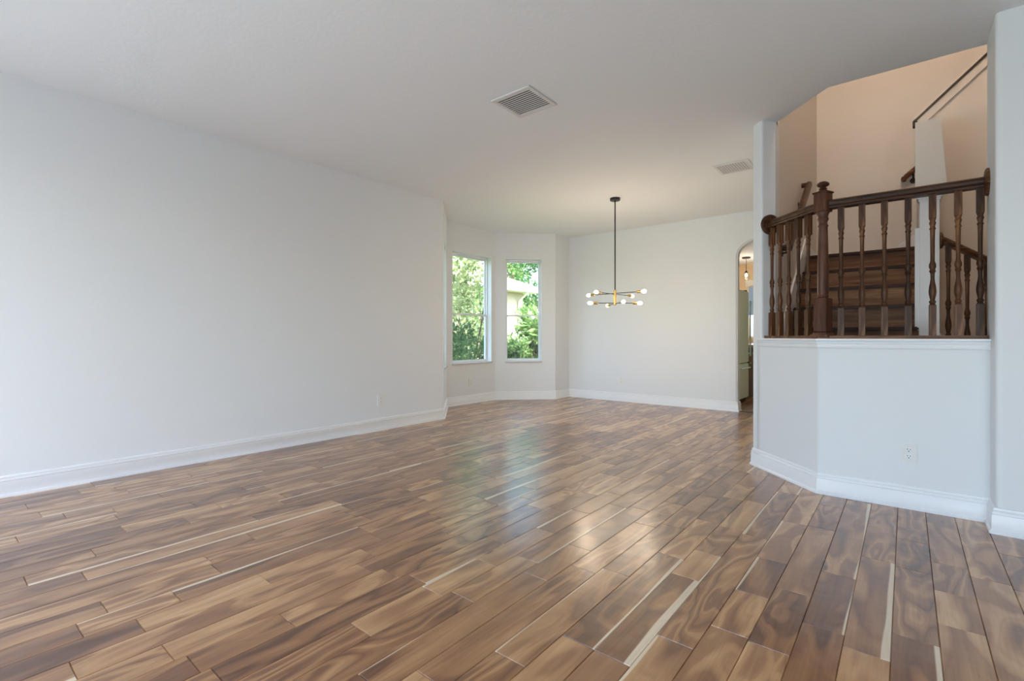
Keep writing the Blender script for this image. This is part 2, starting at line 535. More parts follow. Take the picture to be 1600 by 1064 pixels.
# guard wall around the landing (low), left post and right pillar wall
CX = DF - YF   # corner B x
bm = bmesh.new()
low = rounded([(-.93, DF + .93), (CX, YF), (.37, YF), (.37, YB), (DB - YB, YB), (-.86, DB + .86)], {1: .03})
prism(bm, low, 0, 1.005)
struct('wall_guard', bm, M['wall'])
bm = bmesh.new()   # wall that closes the left side of the stairs; its end stands as a post beside the opening
post = rounded([(-.965, DF + .965), (-.888, DF + .888), (-.808, DB + .808 - .01), (-.808, 4.46), (-.82, BY), (-.965, BY)], {0: .018, 1: .02, 2: .008})
prism(bm, post, 0, CEIL)
struct('wall_post', bm, M['wall'])
bm = bmesh.new()
prism(bm, rounded([(.365, YB), (.365, 3.60), (2.95, 3.60), (2.95, YB)], {0: .02, 1: .028}), 0, CEIL)
struct('wall_right', bm, M['wall'], smooth=False)

# wall between the ceiling edge and the upper floor (inside of the stair hall)
UZ = 5.3
bm = bmesh.new()
prism(bm, [(-.83, DB + .83), (DB - YB, YB), (3.0, YB), (3.0, YB - .14), (DB - YB - .06, YB - .14), (-.97, DB + .83)], CEIL + .16, UZ)
struct('wall_stair_front', bm, M['wall_stair'])
# inner skin of the stair hall
SX = -.808; SY = 6.62
bm = bmesh.new(); box(bm, SX - .012, SX, 4.48, SY, 0, UZ); box(bm, SX - .15, SX - .012, 4.3, 6.75, CEIL + .16, UZ)
struct('wall_stair_left', bm, M['wall_stair'])
bm = bmesh.new(); box(bm, SX - .0, 3.0, SY, SY + .13, 0, UZ); struct('wall_stair_back', bm, M['wall_stair'])
bm = bmesh.new(); box(bm, 2.95, 3.1, YB, SY + .13, 0, UZ); struct('wall_stair_right', bm, M['wall_stair'])
bm = bmesh.new(); box(bm, -1.0, 3.1, YB - .14, SY + .13, UZ, UZ + .1); struct('ceiling_stair', bm, M['wall_stair'])

# stairwell inner walls: edge-on wall between first flight and hall, plus the knee wall of the upper flight
COLX0, COLX1, COLY = .053, .205, 4.80
LAND = .923; RISE = .187; RUN = .25; NY0 = 4.75
LZ = LAND + 5 * RISE    # quarter landing, 1.858
bm = bmesh.new()
v0 = [(.075, COLY + .12, LAND), (.075, 5.86, LAND), (.075, 5.86, 3.00), (.075, COLY + .12, 2.70)]
f = bm.faces.new([bm.verts.new(p) for p in v0])
r = bmesh.ops.extrude_face_region(bm, geom=[f]); bmesh.ops.translate(bm, vec=(.11, 0, 0), verts=[v for v in r['geom'] if isinstance(v, bmesh.types.BMVert)])
struct('wall_stair_divider', bm, M['wall_stair'])
bm = bmesh.new()   # knee wall: sloping top
KS = (3.454 - 3.008) / (.544 - .063)
kx1 = 2.2
f = bm.faces.new([bm.verts.new(p) for p in ((.186, 5.75, 0), (kx1, 5.75, 0), (kx1, 5.75, 2.985 + KS * (kx1 - .06)), (.063, 5.75, 2.985), (.063, 5.75, 2.8), (.186, 5.75, 2.8))])
r = bmesh.ops.extrude_face_region(bm, geom=[f]); bmesh.ops.translate(bm, vec=(0, .11, 0), verts=[v for v in r['geom'] if isinstance(v, bmesh.types.BMVert)])
struct('wall_stair_knee', bm, M['wall_stair'])
bm = bmesh.new()   # cap and band of the knee wall
bar(bm, (.045, 5.795, 2.985), (kx1, 5.795, 2.985 + KS * (kx1 - .045)), [(-.07, 0), (.085, 0), (.085, .026), (-.07, .026)])
struct('trim_1', bm, M['wall_stair'])
bm = bmesh.new()
bar(bm, (.063, 5.742, 2.895), (kx1, 5.742, 2.895 + KS * (kx1 - .06)), [(-.008, 0), (.008, 0), (.008, .085), (-.008, .085)])
struct('trim_2', bm, M['wall_stair'])
bm = bmesh.new(); box(bm, .045, .078, 5.70, 5.76, 2.93, 2.98, .004); struct('trim_3', bm, M['bronze'])

# ------------------------------------------------------------------ baseboards
BP = [(0, 0), (.026, 0), (.026, .012), (.017, .022), (.015, .094), (.012, .099), (.015, .103), (.013, .112), (.007, .118), (.009, .123), (.006, .133), (0, .136)]


def base(name, path):
    bm = bmesh.new(); path_sweep(bm, BP, path); return struct(name, bm, M['trim'], True)


base('baseboard_left', [(LX, REAR_Y), (LX, 4.22), BAY[1], BAY[2], BAY[3], BAY[4], (AX0 + .0, BY), (AX0, BY + .14)])
base('baseboard_guard', [(-.965, 4.6), (-.965, DF + .965), (CX, YF), (.365, YF), (.365, 3.60), (2.9, 3.60)])

# cap of the guard wall: white apron mouldings, white edge and the wood nosing on top
AP = [(0, .960), (.009, .960), (.012, .966), (.012, .980), (.005, .983), (.005, .987), (.017, .990), (.019, 1.002), (.010, 1.004), (.010, 1.007), (.026, 1.009), (.028, 1.014), (.026, 1.022), (0, 1.022)]
bm = bmesh.new(); path_sweep(bm, AP, [(-.905, DF + .905), (CX, YF), (.365, YF)]); struct('trim_4', bm, M['trim'], True)
bm = bmesh.new(); prism(bm, [(-.895, DF + .895), (CX, YF), (.365, YF), (.365, YB + .02), (DB - YB + .012, YB + .02), (-.812, DB + .84)], 1.005, 1.022)
struct('trim_5', bm, M['trim'])

# ------------------------------------------------------------------ guard railing
RX = 3.434; RY = 3.87
rail = empty('guard_railing', (RX - RY, RY, 1.022))
tag(rail, 'dark-stained wooden stair railing with turned balusters and a square newel, on the low white wall', 'railing')


def into(parent, o, loc, rz=0):
    o.parent = parent; o.location = Vector(loc) - parent.location; o.rotation_euler = (0, 0, rz); return o


bm = bmesh.new()
h = .05
cA = (-.846, RX + .846 - .0); cB = (RX - RY, RY)
a = Vector((cA[0], cA[1])); b = Vector((cB[0], cB[1])); c = Vector((.362, RY))
nb = Vector((-.3827, -.9239))
pl = [a + Vector((-.707, -.707)) * .045, b + nb * .049, c + Vector((0, -.045)), c + Vector((0, .045)), b - nb * .049, a - Vector((-.707, -.707)) * .045]
prism(bm, [(p.x, p.y) for p in pl], 1.022, 1.042)
o = obj('base_rail', bm, M['rail']); into(rail, o, (0, 0, 0))

HP = [(-.030, 0), (-.034, .012), (-.026, .020), (-.033, .034), (-.030, .050), (-.016, .060), (0, .063), (.016, .060), (.030, .050), (.033, .034), (.026, .020), (.034, .012), (.030, 0)]
RZ = 1.888
for (p, q) in (((-.828, RX + .828, RZ), (cB[0] - .03, cB[1] + .03, RZ)), ((cB[0] + .036, RY, RZ), (.345, RY, RZ))):
    bm = bmesh.new(); bar(bm, p, q, HP); o = obj('handrail', bm, M['rail'], smooth=True); into(rail, o, (0, 0, 0))
for p, dr in (((-.835, RX + .835), (1, -1)), ((.365, RY), (-1, 0))):
    bm = bmesh.new()
    d = Vector((dr[0], dr[1], 0)).normalized()
    m = Matrix.Translation((p[0], p[1], 1.918)) @ d.to_track_quat('Z', 'Y').to_matrix().to_4x4()
    lathe(bm, [(.079, 0), (.079, .008), (.074, .014), (.066, .017), (.05, .019)], 32, m)
    o = obj('rosette', bm, M['rail'], smooth=True); into(rail, o, (0, 0, 0))


def baluster_mesh(z0=0.0, tb=.187, tt=.70, top=.85, hw=.0175):
    """turned spindle between two square blocks (heights above its foot)"""
    bm = bmesh.new(); box(bm, -hw, hw, -hw, hw, z0, tb - .006); box(bm, -hw, hw, -hw, hw, tt + .006, top)
    k = (tt - tb) / .513
    pr = [(hw * 1.0, -.006), (.012, .004), (.0165, .012), (.0165, .018), (.011, .026), (.0135, .040), (.0175, .062), (.0185, .080), (.0165, .105), (.0115, .135), (.0095, .155), (.0105, .185), (.0125, .192), (.0165, .200), (.0125, .208), (.0135, .213),
          (.0175, .225), (.0165, .242), (.0125, .252), (.0105, .262), (.0105, .300), (.0112, .40), (.0120, .445), (.0125, .448), (.0165, .454), (.0125, .462), (.0115, .470), (.0155, .484), (.0165, .492), (.0125, .500), (hw * 1.0, .519)]
    lathe(bm, [(r, tb + z * k) for r, z in pr], 16)
    me = bpy.data.meshes.new('baluster'); bmesh.ops.recalc_face_normals(bm, faces=bm.faces); bm.to_mesh(me); bm.free()
    me.materials.append(M['spindle'])
    for p in me.polygons: p.use_smooth = True
    try: me.set_sharp_from_angle(angle=math.radians(40))
    except Exception: pass
    return me


BME = baluster_mesh()
spots = [(x, RY, 0) for x in (-.335, -.222, -.107, .009, .123, .237, .331)]
spots += [(x, RX - x, -pi / 4) for x in (-.535, -.606, -.679, -.750, -.818)]
for x, y, rz in spots:
    o = bpy.data.objects.new('baluster', BME); COL.objects.link(o); into(rail, o, (x, y, 1.042), rz)

ang = -pi / 8
bm = bmesh.new()
hw = .041
box(bm, -hw, hw, -hw, hw, 1.07, 1.292, .004)
lathe(bm, [(.036, 1.288), (.030, 1.297), (.035, 1.304), (.035, 1.309), (.031, 1.315), (.0335, 1.34), (.0335, 1.45), (.030, 1.65), (.027, 1.77), (.031, 1.776), (.031, 1.782), (.0255, 1.79), (.0255, 1.806), (.032, 1.818), (.034, 1.826), (.030, 1.834), (.030, 1.848), (.038, 1.866), (.038, 1.875)], 28)
box(bm, -hw, hw, -hw, hw, 1.872, 2.0, .004)
o = obj('newel_post', bm, M['newel'], smooth=True); nw = into(rail, o, (cB[0], cB[1], 0), ang)
bm = bmesh.new()
prism(bm, [(-.055, -.055), (.055, -.055), (.055, .055), (-.055, .055)], 1.03, 1.062)
bmesh.ops.bevel(bm, geom=[e for e in bm.edges if e.verts[0].co.z > 1.05 and e.verts[1].co.z > 1.05], offset=.012, segments=3, affect='EDGES')
o = obj('newel_base', bm, M['newel']); o.parent = nw
bm = bmesh.new()
box(bm, -.047, .047, -.047, .047, 1.996, 2.008, .003)
lathe(bm, [(.036, 2.008), (.024, 2.02), (.020, 2.026), (.026, 2.03), (.018, 2.036), (.017, 2.042), (.034, 2.050), (.038, 2.058), (.034, 2.068), (.020, 2.077), (.006, 2.081)], 26)
o = obj('finial', bm, M['newel'], smooth=True); o.parent = nw

# ------------------------------------------------------------------ staircase: landing and first flight
st = empty('staircase', (-.37, NY0, LAND)); tag(st, 'walnut-coloured staircase with solid risers climbing behind the guard railing', 'staircase')
bm = bmesh.new(); prism(bm, [(SX + .014, DB - SX - .014 + .02), (DB - YB + .01, YB + .006), (.36, YB + .006), (.36, NY0 + .02), (SX + .014, NY0 + .02)], LAND - .05, LAND)
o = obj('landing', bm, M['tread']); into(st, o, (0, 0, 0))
for k in range(5):
    z = LAND + RISE * (k + 1); y = NY0 + RUN * k
    bm = bmesh.new(); box(bm, SX + .014, COLX0 + .02, y + .034, y + .05, z - RISE + .0, z - .028)
    o = obj('riser', bm, M['riser']); into(st, o, (0, 0, 0))
    yb = y + RUN + .045 if k < 4 else SY - .002
    bm = bmesh.new(); box(bm, SX + .014, COLX0 + .02, y, yb, z - .028, z, .008)
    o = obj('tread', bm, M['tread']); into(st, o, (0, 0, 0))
# upper flight along the back wall
for k in range(7):
    x = .16 + RUN * k; z = LZ + RISE * (k + 1)
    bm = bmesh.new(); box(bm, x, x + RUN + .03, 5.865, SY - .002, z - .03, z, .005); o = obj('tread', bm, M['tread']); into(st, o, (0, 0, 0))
    bm = bmesh.new(); box(bm, x + .03, x + .045, 5.865, SY - .002, z - RISE, z - .03); o = obj('riser', bm, M['riser']); into(st, o, (0, 0, 0))
# lower flight going down to the right
for k in range(4):
    x = .37 + RUN * k; z = LAND - RISE * (k + 1)
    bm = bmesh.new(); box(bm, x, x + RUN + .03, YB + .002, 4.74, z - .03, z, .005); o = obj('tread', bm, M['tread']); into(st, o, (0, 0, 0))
    bm = bmesh.new(); box(bm, x, x + .015, YB + .002, 4.74, z, z + RISE - .03 if k else LAND - .05); o = obj('riser', bm, M['riser']); into(st, o, (0, 0, 0))
# white skirt boards
bm = bmesh.new()
sk = RISE / RUN
ys = NY0 - .12
bar(bm, (SX + .007, ys, 1.10), (SX + .007, NY0 + 4 * RUN + .02, 1.10 + sk * (NY0 + 4 * RUN + .02 - ys)), [(-.007, -.14), (.007, -.14), (.007, .09), (-.007, .09)])
box(bm, SX, SX + .014, NY0 + 4 * RUN + .0, SY, LZ, LZ + .125)
o = obj('skirt_board', bm, M['trim']); into(st, o, (0, 0, 0))
bm = bmesh.new()
box(bm, SX + .014, -.10, SY - .014, SY, LZ, LZ + .125)
bar(bm, (-.10, SY - .007, LZ + .02), (2.0, SY - .007, LZ + .02 + .75 * 2.1), [(-.007, -.1), (.007, -.1), (.007, .105), (-.007, .105)])
o = obj('skirt_board', bm, M['trim']); into(st, o, (0, 0, 0))

# column at the foot of the flight
cl = empty('stair_column', (.13, COLY + .06, LAND)); tag(cl, 'white square column with cap moulding and plinth at the right end of the stairs, under the tan wall end', 'column')
cx0, cx1 = .079, .192
bm = bmesh.new(); box(bm, cx0, cx1, COLY + .005, COLY + .118, LAND, 2.06, .002); box(bm, COLX0 - .002, cx0 + .0, COLY + .02, COLY + .118, LAND, 1.86, .001); o = obj('shaft', bm, M['trim']); into(cl, o, (0, 0, 0))
bm = bmesh.new(); box(bm, cx0 - .008, cx1 + .008, COLY - .004, COLY + .119, 2.055, 2.072, .003); box(bm, cx0 - .018, cx1 + .018, COLY - .014, COLY + .119, 2.072, 2.115, .006); o = obj('capital', bm, M['trim']); into(cl, o, (0, 0, 0))
bm = bmesh.new(); box(bm, cx0 - .022, cx0 + .03, COLY - .012, COLY + .119, LAND, 1.265, .003); box(bm, cx0 + .02, cx1 + .01, COLY - .008, COLY + .119, LAND, LAND + .136, .003); o = obj('plinth', bm, M['trim']); into(cl, o, (0, 0, 0))
# boxed wall end above the column, tapering a little upward
bm = bmesh.new()
z0, z1 = 2.115, 2.66
b = [bm.verts.new(p) for p in ((COLX0, COLY, z0), (.236, COLY, z0), (.236, COLY + .12, z0), (COLX0, COLY + .12, z0))]
t = [bm.verts.new(p) for p in ((COLX0, COLY, z1), (.200, COLY, z1), (.200, COLY + .12, z1), (COLX0, COLY + .12, z1))]
bm.faces.new(b[::-1]); bm.faces.new(t)
for i in range(4): bm.faces.new((b[i], b[(i + 1) % 4], t[(i + 1) % 4], t[i]))
struct('wall_stair_end', bm, M['wall_stair'])

# lower railing
lr = empty('lower_railing', (.26, COLY + .05, LAND)); tag(lr, 'short dark wooden railing sloping down to the right from the white column', 'railing')
sl = -.735
RLY = COLY + .05
bm = bmesh.new(); bar(bm, (.216, RLY, 1.722), (1.4, RLY, 1.722 + sl * 1.184), HP); o = obj('handrail', bm, M['rail'], smooth=True); into(lr, o, (0, 0, 0))
bm = bmesh.new(); lathe(bm, [(.062, 0), (.062, .008), (.056, .014), (.04, .018)], 28, Matrix.Translation((.197, RLY, 1.755)) @ Vector((1, 0, 0)).to_track_quat('Z', 'Y').to_matrix().to_4x4()); o = obj('rosette', bm, M['rail'], smooth=True); into(lr, o, (0, 0, 0))
for k in range(5):
    x = .243 + .103 * k; top = 1.722 + sl * (x - .216) + .004
    hgt = top - (LAND - .0) + (.10 * k)
    zb = top - .88 - (0 if k else -.0)
    o = bpy.data.objects.new('baluster', baluster_mesh(0, .187 + .02, .88 - .12, .88)); COL.objects.link(o); into(lr, o, (x, RLY, zb))
bm = bmesh.new(); bar(bm, (.216, RLY, .80), (1.4, RLY, .80 + sl * 1.184), [(-.03, 0), (.03, 0), (.03, .05), (-.03, .05)]); o = obj('base_rail', bm, M['rail']); into(lr, o, (0, 0, 0))

# wall handrails
def wall_rail(name, label, a, b, wall_dir, br):
    e = empty(name, a); tag(e, label, 'handrail')
    A = Vector(a); B = Vector(b)
    bm = bmesh.new(); bar(bm, A, B, [(-.022, 0), (-.028, .02), (-.024, .05), (-.01, .062), (.01, .062), (.024, .05), (.028, .02), (.022, 0)]); o = obj('rail', bm, M['rail'], smooth=True); into(e, o, (0, 0, 0))
    bm = bmesh.new(); W = Vector(wall_dir)
    tube(bm, A + Vector((0, 0, .03)), A + Vector((0, 0, .03)) + W * .062, .024, 10)
    o = obj('end_return', bm, M['rail']); into(e, o, (0, 0, 0))
    bm = bmesh.new(); tube(bm, B + Vector((0, 0, .03)), B + Vector((0, 0, .03)) + W * .062, .024, 10)
    o = obj('end_return', bm, M['rail']); into(e, o, (0, 0, 0))
    for t in br:
        P = A.lerp(B, t); bm = bmesh.new()
        tube(bm, P + W * .062 + Vector((0, 0, -.06)), P + W * .01 + Vector((0, 0, -.055)), .008, 8); tube(bm, P + W * .01 + Vector((0, 0, -.06)), P + Vector((0, 0, .004)), .008, 8)
        lathe(bm, [(.028, 0), (.028, .004), (.01, .008)], 14, Matrix.Translation(P + W * .062 + Vector((0, 0, -.06))) @ (-W).to_track_quat('Z', 'Y').to_matrix().to_4x4())
        o = obj('bracket', bm, M['bronze']); into(e, o, (0, 0, 0))


wall_rail('wall_handrail', 'dark wooden handrail on the left stair wall, rising beside the newel post', (SX + .064, 4.50, 1.73), (SX + .064, 5.56, 2.50), (-1, 0, 0), (.08, .82))
wall_rail('wall_handrail', 'short dark handrail end on the back stair wall, left of the tan pillar', (-.02, SY - .064, 2.665), (1.5, SY - .064, 2.665 + .85 * 1.52), (0, 1, 0), (.05, .8))

# stair hall lamp, out of the picture above the landing
def ceiling_lamp(loc, e, col, label):
    t = empty('ceiling_lamp', loc); tag(t, label, 'ceiling lamp')
    bm = bmesh.new(); lathe(bm, [(.14, -.02), (.14, 0)], 24); o = obj('lamp_base', bm, M['bronze'], t)
    bm = bmesh.new(); lathe(bm, [(.02, -.085), (.08, -.075), (.12, -.05), (.13, -.02)], 24); o = obj('lamp_shade', bm, M['bulb'], t, True)
    lamp('lamp_glow', 'POINT', (loc[0], loc[1], loc[2] - .16), e, col, radius=.12)


ceiling_lamp((-.05, 4.25, UZ - .001), 64, (1, .87, .76), 'round warm ceiling lamp high in the stair hall')

# ------------------------------------------------------------------ electrical outlets
def outlet(pos, n, label, scale=1.0, zc=.333):
    """pos on the wall face, n = 2-D normal into the room"""
    n = Vector((n[0], n[1])).normalized()
    e = empty('wall_outlet', (pos[0], pos[1], zc)); e.rotation_euler = (0, 0, math.atan2(n.y, n.x) + pi / 2)   # local -y faces the room
    tag(e, label, 'outlet')
    bm = bmesh.new(); box(bm, -.038, .038, -.009, -.0002, -.060, .060, .002); obj('cover_plate', bm, M['plastic'], e)
    for z in (.0195, -.0195):
        bm = bmesh.new()
        lathe(bm, [(.0165, 0), (.0165, .0025), (.0145, .0035)], 20, Matrix.Translation((0, -.0065, z)) @ Vector((0, -1, 0)).to_track_quat('Z', 'Y').to_matrix().to_4x4())
        s = obj('socket', bm, M['trim'], e)
        bm = bmesh.new()
        box(bm, -.0080, -.0050, -.0108, -.0098, z - .000, z + .009); box(bm, .0050, .0080, -.0108, -.0098, z - .000, z + .008); box(bm, -.0025, .0025, -.0108, -.0098, z - .0105, z - .0045)
        obj('slots', bm, M['slot'], s)
    bm = bmesh.new(); lathe(bm, [(.003, 0), (.003, .001)], 10, Matrix.Translation((0, -.007, 0)) @ Vector((0, -1, 0)).to_track_quat('Z', 'Y').to_matrix().to_4x4()); obj('screw', bm, M['steel'], e)


outlet((LX, 3.275), (1, 0), 'white duplex outlet on the long left wall, near the bay')
outlet((-5.24, 5.451), (1, 0), 'small white outlet under the wider bay window')
outlet((-3.547, BY), (0, -1), 'white outlet on the back wall below the chandelier')
outlet((.012, YF), (0, -1), 'large near white duplex outlet on the low guard wall')

# ------------------------------------------------------------------ ceiling vents
def vent(name, cx, cy, s, n, along, label, tilt):
    e = empty(name, (cx, cy, CEIL)); tag(e, label, 'air vent')
    h = s / 2; fr = .030
    bm = bmesh.new()
    for a in (-1, 1):
        box(bm, -h, h, a * (h - fr / 2) - fr / 2, a * (h - fr / 2) + fr / 2, -.010, -.0005, .002)
        box(bm, a * (h - fr / 2) - fr / 2, a * (h - fr / 2) + fr / 2, -h + fr, h - fr, -.010, -.0005, .002)
    obj('frame', bm, M['vent'], e)
    bm = bmesh.new(); box(bm, -h + fr, h - fr, -h + fr, h - fr, -.0012, -.0004); obj('duct_back', bm, M['black'], e)
    w_ = s - 2 * fr
    for i in range(n):
        t = -w_ / 2 + w_ * (i + .5) / n; bm = bmesh.new(); hw = w_ / n * (.24 if tilt < .1 else .36)
        dz = hw * math.tan(tilt)
        q = [(t - hw, -.006 - dz), (t + hw, -.006 + dz), (t + hw, -.0045 + dz), (t - hw, -.0045 - dz)]
        q = [(p, max(-.012, min(-.0015, z))) for p, z in q]
        if along == 'x': vs = [[bm.verts.new((x, p, z)) for p, z in q] for x in (-w_ / 2, w_ / 2)]
        else: vs = [[bm.verts.new((p, x, z)) for p, z in q] for x in (-w_ / 2, w_ / 2)]
        for k in range(4): bm.faces.new((vs[0][k], vs[0][(k + 1) % 4], vs[1][(k + 1) % 4], vs[1][k]))
        bm.faces.new(vs[0]); bm.faces.new(vs[1][::-1])
        obj('slat', bm, M['vent'], e)


vent('return_vent', -2.158, 2.807, .345, 12, 'x', 'square ceiling return grille with dark gaps between slats, in the middle of the ceiling', .0)
vent('supply_vent', -1.34, 5.205, .325, 11, 'y', 'small white ceiling air register near the top of the stair post', .25)

# ------------------------------------------------------------------ chandelier
ray = lambda px: (-math.sin(TH) + (px - 800) / F * math.cos(TH), math.cos(TH) + (px - 800) / F * math.sin(TH))
CHX, CHY = ray(961)[0] * 6.0, ray(961)[1] * 6.0
ch = empty('chandelier', (CHX, CHY, CEIL)); tag(ch, 'brass and black sputnik chandelier with eight lit bulbs on a thin black rod', 'chandelier')
bm = bmesh.new(); lathe(bm, [(.058, -.03), (.062, -.026), (.062, 0)], 28); obj('canopy', bm, M['bronze'], ch, True)
bm = bmesh.new(); tube(bm, (0, 0, -.03), (0, 0, 1.60 - CEIL), .008, 10); obj('rod', bm, M['bronze'], ch, True)
bm = bmesh.new(); lathe(bm, [(.012, 1.42 - CEIL), (.020, 1.425 - CEIL), (.020, 1.60 - CEIL), (.010, 1.612 - CEIL)], 20); obj('hub', bm, M['brass'], ch, True)
view = math.atan2(math.cos(TH), -math.sin(TH))
for z, R, a0 in ((1.568, .40, pi / 4), (1.558, .40, -pi / 4), (1.448, .31, pi / 2), (1.440, .36, .06)):
    zz = z - CEIL; dirv = Vector((math.cos(view + a0), math.sin(view + a0), 0))
    bm = bmesh.new(); tube(bm, dirv * -(R - .085) + Vector((0, 0, zz)), dirv * (R - .085) + Vector((0, 0, zz)), .0045, 8); ar = obj('arm', bm, M['bronze'], ch, True)
    for s in (-1, 1):
        mm = Matrix.Translation(dirv * s * (R - .09) + Vector((0, 0, zz))) @ (dirv * s).to_track_quat('Z', 'Y').to_matrix().to_4x4()
        bm = bmesh.new(); lathe(bm, [(.006, -.008), (.015, -.004), (.016, 0), (.016, .048), (.014, .05)], 16, mm); obj('socket', bm, M['brass'], ar, True)
        bm = bmesh.new(); lathe(bm, [(.010, .046), (.012, .055), (.019, .068), (.0235, .080), (.024, .090), (.021, .102), (.014, .111), (.005, .115)], 18, mm); obj('bulb', bm, M['bulb'], ar, True)
        p = Vector((CHX, CHY, CEIL)) + dirv * s * (R + .055) + Vector((0, 0, zz))
        lamp('bulb_glow', 'POINT', p, 3.5, (1, .82, .62), radius=.03)

# ------------------------------------------------------------------ kitchen seen through the arch
KX0, KX1, KY1 = -3.4, -.83, 12.4
bm = bmesh.new(); box(bm, KX0 - .12, KX0, BY + .13, KY1, 0, CEIL); struct('wall_kitchen_left', bm, M['kwall'])
bm = bmesh.new(); box(bm, KX1, KX1 + .12, BY + .13, KY1, 0, CEIL); struct('wall_kitchen_right', bm, M['kwall'])
bm = bmesh.new(); box(bm, KX0 - .12, KX1 + .12, BY, KY1 + .12, CEIL, CEIL + .1); struct('ceiling_kitchen', bm, M['ceiling'])
KW = (-2.88, -2.0, 1.0, 2.18)
bm = bmesh.new()
box(bm, KX0, KW[0], KY1, KY1 + .12, 0, CEIL); box(bm, KW[1], KX1, KY1, KY1 + .12, 0, CEIL)
box(bm, KW[0], KW[1], KY1, KY1 + .12, 0, KW[2]); box(bm, KW[0], KW[1], KY1, KY1 + .12, KW[3], CEIL)
struct('wall_kitchen_back', bm, M['kwall'])
e = empty('window_4', ((KW[0] + KW[1]) / 2, KY1, KW[2])); e['kind'] = 'structure'
bm = bmesh.new(); hw = (KW[1] - KW[0]) / 2; hh = KW[3] - KW[2]
for b_ in ((-hw, -hw + .04, 0, hh), (hw - .04, hw, 0, hh), (-hw, hw, 0, .04), (-hw, hw, hh - .04, hh), (-hw, hw, hh * .5 - .02, hh * .5 + .02)): box(bm, b_[0], b_[1], .03, .08, b_[2], b_[3])
obj('window_frame', bm, M['vinyl'], e)
bm = bmesh.new(); box(bm, -hw + .04, hw - .04, .05, .054, .04, hh - .04); obj('pane', bm, M['glass'], e)
lamp('daylight_fill', 'AREA', ((KW[0] + KW[1]) / 2, KY1 + .3, 1.6), 45, (.75, .87, 1.0), (-pi / 2, 0, 0), .8, 1.1)
# valance with a scalloped hem
bm = bmesh.new(); n = 40; x0, x1 = KW[0] - .06, KW[1] + .06
rows = []
for zi in range(3):
    rw = []
    for i in range(n + 1):
        x = x0 + (x1 - x0) * i / n; y = KY1 - .04 - .012 * math.sin(i * 1.9)
        zz = (2.36, 2.28, 2.19 + .035 * abs(math.sin(i / n * pi * 4)))[zi]
        rw.append(bm.verts.new((x, y, zz)))
    rows.append(rw)
for a, b in zip(rows, rows[1:]):
    for i in range(n): bm.faces.new((a[i], a[i + 1], b[i + 1], b[i]))
o = obj('window_valance', bm, M['fabric']); tag(o, 'white scalloped valance across the top of the kitchen window', 'curtain')
md = o.modifiers.new('thickness', 'SOLIDIFY'); md.thickness = .006
# roller blind
bm = bmesh.new(); box(bm, KW[0] + .0, -2.31, KY1 - .02, KY1 - .012, 1.55, 2.2)
tube(bm, (KW[0], KY1 - .016, 1.55), (-2.31, KY1 - .016, 1.55), .012)
o = obj('roller_blind', bm, M['kblue']); tag(o, 'light blue window blind above the refrigerator', 'blind')
# refrigerator, its side towards the arch
fr = empty('refrigerator', (-2.30, 8.12, 0)); tag(fr, 'pale steel refrigerator standing behind the arched opening', 'refrigerator')
fx0, fx1, fy0, fy1 = -2.70, -1.955, 7.74, 8.42
bm = bmesh.new(); box(bm, fx0, fx1 - .07, fy0, fy1, .06, 1.75, .006); into(fr, obj('body', bm, M['steel']), (0, 0, 0))
for z0, z1 in ((.08, .62), (.63, 1.75)):
    bm = bmesh.new(); box(bm, fx1 - .066, fx1, fy0, fy1, z0, z1, .01); d_ = into(fr, obj('door', bm, M['steel']), (0, 0, 0))
    bm = bmesh.new()
    if z0 < .3: tube(bm, (fx1 + .04, fy0 + .08, z1 - .07), (fx1 + .04, fy1 - .08, z1 - .07), .011)
    else: tube(bm, (fx1 + .04, fy1 - .06, z0 + .1), (fx1 + .04, fy1 - .06, z1 - .15), .011)
    for q in ((fy0 + .1, z1 - .07), (fy1 - .1, z1 - .07)) if z0 < .3 else ((fy1 - .06, z0 + .14), (fy1 - .06, z1 - .2)):
        tube(bm, (fx1 - .002, q[0], q[1]), (fx1 + .04, q[0], q[1]), .008)
    hn = obj('handle', bm, M['steel']); hn.parent = d_
bm = bmesh.new(); box(bm, fx0 + .02, fx1 - .05, fy0 + .01, fy1 - .01, 0, .06); into(fr, obj('toe_grille', bm, M['black']), (0, 0, 0))
bm = bmesh.new(); box(bm, fx1 - .10, fx1 - .02, fy1 - .07, fy1 - .01, 1.75, 1.775, .004); into(fr, obj('hinge_cover', bm, M['black']), (0, 0, 0))
# base cabinet with counter
cb = empty('base_cabinet', (-2.1, 9.55, 0)); tag(cb, 'nearly black kitchen base cabinet past the refrigerator', 'cabinet')
bm = bmesh.new(); box(bm, -2.72, -2.03, 8.62, 10.4, .1, .86); into(cb, obj('body', bm, M['cab']), (0, 0, 0))
for i in range(3):
    y0 = 8.64 + i * .585
    bm = bmesh.new(); box(bm, -2.03, -2.01, y0, y0 + .565, .12, .66, .004); d_ = into(cb, obj('door', bm, M['cab']), (0, 0, 0))
    bm = bmesh.new(); lathe(bm, [(.007, 0), (.007, .014), (.013, .02), (.01, .028)], 12, Matrix.Translation((-2.011, y0 + .07, .6)) @ Vector((1, 0, 0)).to_track_quat('Z', 'Y').to_matrix().to_4x4()); k_ = obj('knob', bm, M['steel'], d_, True)
    bm = bmesh.new(); box(bm, -2.03, -2.01, y0, y0 + .565, .68, .84, .004); d_ = into(cb, obj('drawer', bm, M['cab']), (0, 0, 0))
    bm = bmesh.new(); lathe(bm, [(.007, 0), (.007, .014), (.013, .02), (.01, .028)], 12, Matrix.Translation((-2.011, y0 + .28, .76)) @ Vector((1, 0, 0)).to_track_quat('Z', 'Y').to_matrix().to_4x4()); k_ = obj('knob', bm, M['steel'], d_, True)
